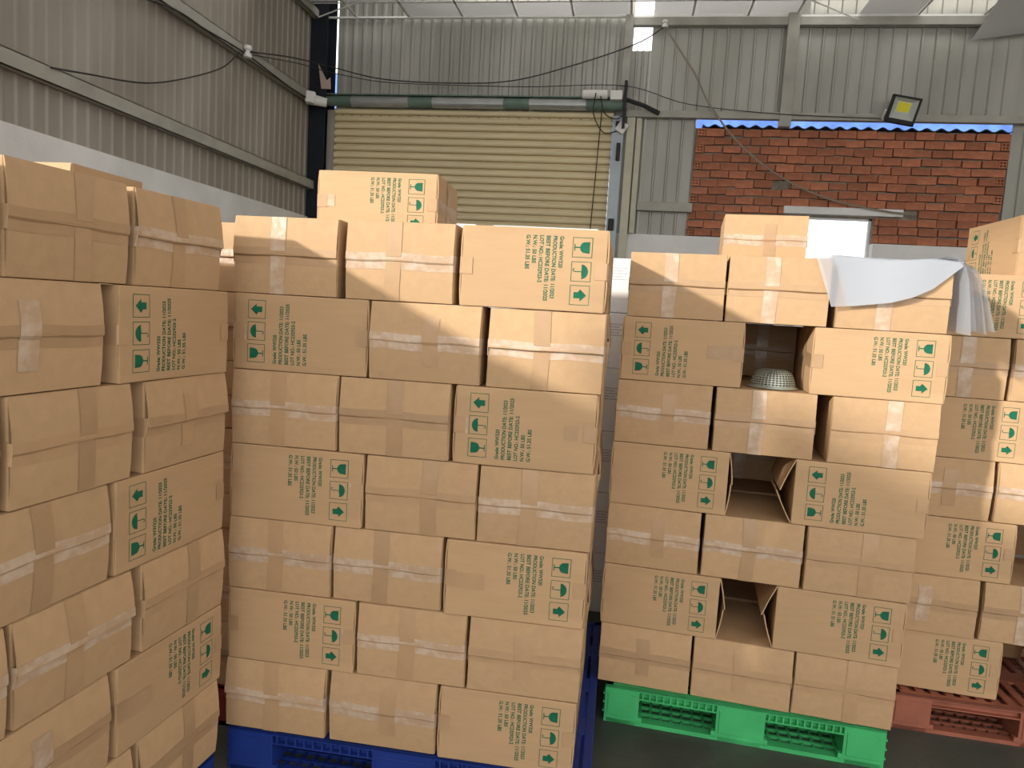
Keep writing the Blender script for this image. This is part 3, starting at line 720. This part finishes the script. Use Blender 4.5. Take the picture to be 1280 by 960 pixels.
# ------------------------------------------------------------------ pallets
def pallet(name, label, m, x, y, a, w, d, ribs=True):
    p = bpy.data.objects.new(name, None); COL.objects.link(p); p.location = (x, y, 0); p.rotation_euler = (0, 0, a); tag(p, label, 'pallet')
    H = 0.148
    dk = MB()                       # top deck: rim, slats, lower flange
    dk.box(0, w, 0, 0.03, H-0.012, H); dk.box(0, w, d-0.03, d, H-0.012, H); dk.box(0, 0.03, 0, d, H-0.012, H); dk.box(w-0.03, w, 0, d, H-0.012, H)
    n_ = int(w/0.055)
    for i in range(1, n_): xx = w*i/n_; dk.box(xx-0.016, xx+0.016, 0.03, d-0.03, H-0.010, H-0.002)
    for q in (0.25, 0.5, 0.75): dk.box(0, w, d*q-0.05, d*q+0.05, H-0.012, H-0.001)
    dk.box(0, w, 0, 0.006, H-0.016, H)
    bevel(dk.build('deck', m, p), 0.002, 1)
    cols_ = [(0, 0.13*w), (0.415*w, 0.175*w), (0.86*w, 0.14*w)]
    xs = [c_[0] for c_ in cols_]; ys = [0, (d-0.13)/2, d-0.13]
    for ix, bw in cols_:
        for iy in ys:
            b_ = MB().box(0, bw, 0, 0.13, 0.014, H-0.012); b_.box(0.012, bw-0.012, -0.003, 0.0, 0.03, H-0.03)
            bevel(b_.build('block', m, p, loc=(ix, iy, 0)), 0.006)
    bt = MB(); g = 0.02
    for iy in (0, d-0.04): bt.box(0, w, iy, iy+0.04, 0, 0.016)     # bottom frame and open lattice
    nx_ = int(w/0.04)
    for i in range(nx_): bt.box(i*w/nx_+0.012, i*w/nx_+0.021, 0.04, d-0.04, 0.002, 0.010)
    for k_ in range(int((d-0.1)/0.05)): bt.box(0.02, w-0.02, 0.075+k_*0.05, 0.087+k_*0.05, 0.0, 0.012)
    for ix, bw in cols_: bt.box(ix+0.01, ix+bw-0.01, 0, d, 0, 0.015)
    bt.build('bottom_board', m, p)
    op = [(cols_[0][1], xs[1]), (xs[1]+cols_[1][1], xs[2])]
    for x0, x1 in op:
        fl_o = MB().box(x0, x1, 0.001, 0.02, H-0.044, H-0.039).build('flange', m, p)
        MB().box(x0-0.002, x0+0.014, 0, 0.02, 0.012, 0.034).build('gusset', m, p); MB().box(x1-0.014, x1+0.002, 0, 0.02, 0.012, 0.034).build('gusset', m, p)
        nr = 11 if ribs else 0
        for i in range(nr):
            xx = x0+(x1-x0)*(i+0.5)/nr; MB().box(xx-0.003, xx+0.003, 0.002, 0.02, H-0.039, H-0.012).build('rib', m, fl_o)
        MB().box(x0, x1, 0.02, 0.026, H-0.044, H-0.012).build('web', m, p)
    for xx, s_ in ((0, -1), (w, 1)):   # small ridges down the corner
        for zz in (0.035, 0.07, 0.105): MB().box(xx-0.006, xx+0.006, 0.004, 0.10, zz, zz+0.008).build('ridge', m, p)
    return p
pallet('plastic_pallet', 'blue plastic pallet under the shutter stack', M_PB, -1.20, 2.085, 0.0114, 1.185, 1.15)
pallet('plastic_pallet', 'bright green plastic pallet under a carton stack', M_PG, 0.012, 2.694, -0.0848+0.025, 1.0, 0.95)
pallet('plastic_pallet', 'faded orange plastic pallet under a carton stack', M_PO, 1.135, 2.945, -0.03, 1.1, 1.15, ribs=False)
pallet('plastic_pallet', 'dark red plastic pallet behind the crosswise stack', M_PR, -2.40, 2.30, 0.0, 1.11, 1.0)
pa = pallet('plastic_pallet', 'blue plastic pallet under the crosswise stack', M_PB, -1.155-0.0+0.0, 0.80, 0, 1.15, 1.15)
pa.location = SA.w(-1.16, 0.012, 0); pa.rotation_euler = (0, 0, SA.a)

# ------------------------------------------------------------------ polythene bag draped on the green pallet stack
bagr = bpy.data.objects.new('plastic_bag', None); COL.objects.link(bagr); bagr.location = SC.w(0.86, 0.1, 1.80)
tag(bagr, 'clear white polythene bags draped over a top carton of the green pallet stack', 'bag')
ZT = 0.15+7*LAY+0.003
def interp(T, x):
    for (a, b), (c, d) in zip(T[:-1], T[1:]):
        if a <= x <= c: return b+(d-b)*(x-a)/(c-a)
    return T[-1][1] if x > T[-1][0] else T[0][1]
DROP = [(0.0, 0.170), (0.2, 0.163), (0.48, 0.147), (0.65, 0.126), (0.8, 0.095), (0.9, 0.058), (1.0, 0.018)]
def front(u, v):
    s0 = 0.640+0.455*u
    dep = 0.34; drop = interp(DROP, u); tot = dep+drop; t = v*tot
    if t < dep: d, z = dep-t, ZT+0.006*math.sin(u*9)*math.sin(v*11)+0.004
    else: d, z = 0, ZT+0.003-(t-dep)
    out = 0.016+0.006*math.sin(u*8+v*3)+0.012*max(0, (t-dep))/0.17
    f_ = max(0, t-dep)/0.168
    return SC.w(s0+0.062*f_*(1-u), (d if t < dep else 0)-out*(1 if t > dep-0.02 else 0), z)-bagr.location
fb = MB(); fb.grid(front, 44, 60); o = fb.build('front_fold', M_BAG, bagr, smooth=True, fix=False)
for lay in (1, 2):
    def front2(u, v, lay=lay):
        p = front(0.10+0.03*lay+(0.90-0.03*lay)*u, v); return p+Vector((0, 0.004*lay, 0.0035*lay*(v < 0.6)))
    MB().grid(front2, 40, 60).build('front_fold', M_BAG, bagr, smooth=True, fix=False)
def curt(i):
    k_ = [0.50, 0.66, 0.84, 1.0][i]; bot = [-0.228, -0.214, -0.222, -0.212][i]
    arc = [(0.0, 0.016), (0.07*k_, 0.014), (0.120*k_, -0.012), (0.145*k_, -0.055), (0.165*k_, -0.12), (0.190*k_, bot)]
    def f(u, v):
        k = v*(len(arc)-1); j = min(int(k), len(arc)-2); t = k-j
        x = arc[j][0]*(1-t)+arc[j+1][0]*t; z = arc[j][1]*(1-t)+arc[j+1][1]*t
        fold = math.sin(u*6+i*1.7)
        x -= 0.016*(1-math.cos(u*3.1))*v+0.006*fold*v
        d = -0.020+0.030*i+0.22*u-0.012*v
        return SC.w(1.040+x, d, ZT+z+0.020*(u-0.5)*v)-bagr.location
    return f
for i in range(4): MB().grid(curt(i), 14, 24).build('side_fold', M_BAG, bagr, smooth=True, fix=False)

# ------------------------------------------------------------------ colander in the gap
colr = bpy.data.objects.new('colander', None); COL.objects.link(colr); colr.location = SC.w(0.556, 0.135, 0.15+5*LAY+0.003)
tag(colr, 'upturned perforated aluminium colander in a gap between cartons', 'colander')
pf = [(0.079, 0.010), (0.078, 0.018), (0.0765, 0.026), (0.074, 0.034), (0.071, 0.042), (0.067, 0.050), (0.061, 0.057), (0.053, 0.0625), (0.043, 0.066), (0.028, 0.0675)]
bm = bmesh.new(); tmp = lathe(MB(), pf, 38).mesh('t', M_ALU); bm.from_mesh(tmp)
fs = [f for f in bm.faces]; bmesh.ops.inset_individual(bm, faces=fs, thickness=0.0024); bmesh.ops.delete(bm, geom=fs, context='FACES')
bme = bpy.data.meshes.new('bowl'); bm.to_mesh(bme); bm.free(); bme.materials.append(M_ALU); obj('bowl', bme, colr)
lathe(MB(), [(0.078, 0.011), (0.080, 0.006), (0.088, 0.003), (0.089, 0.0), (0.0865, 0.0), (0.078, 0.004), (0.077, 0.010)], 48).build('rim', M_ALU, colr, smooth=True)
lathe(MB(), [(0, 0.068), (0.028, 0.0675), (0.029, 0.065), (0, 0.0645)], 32).build('base_disc', M_ALU, colr)
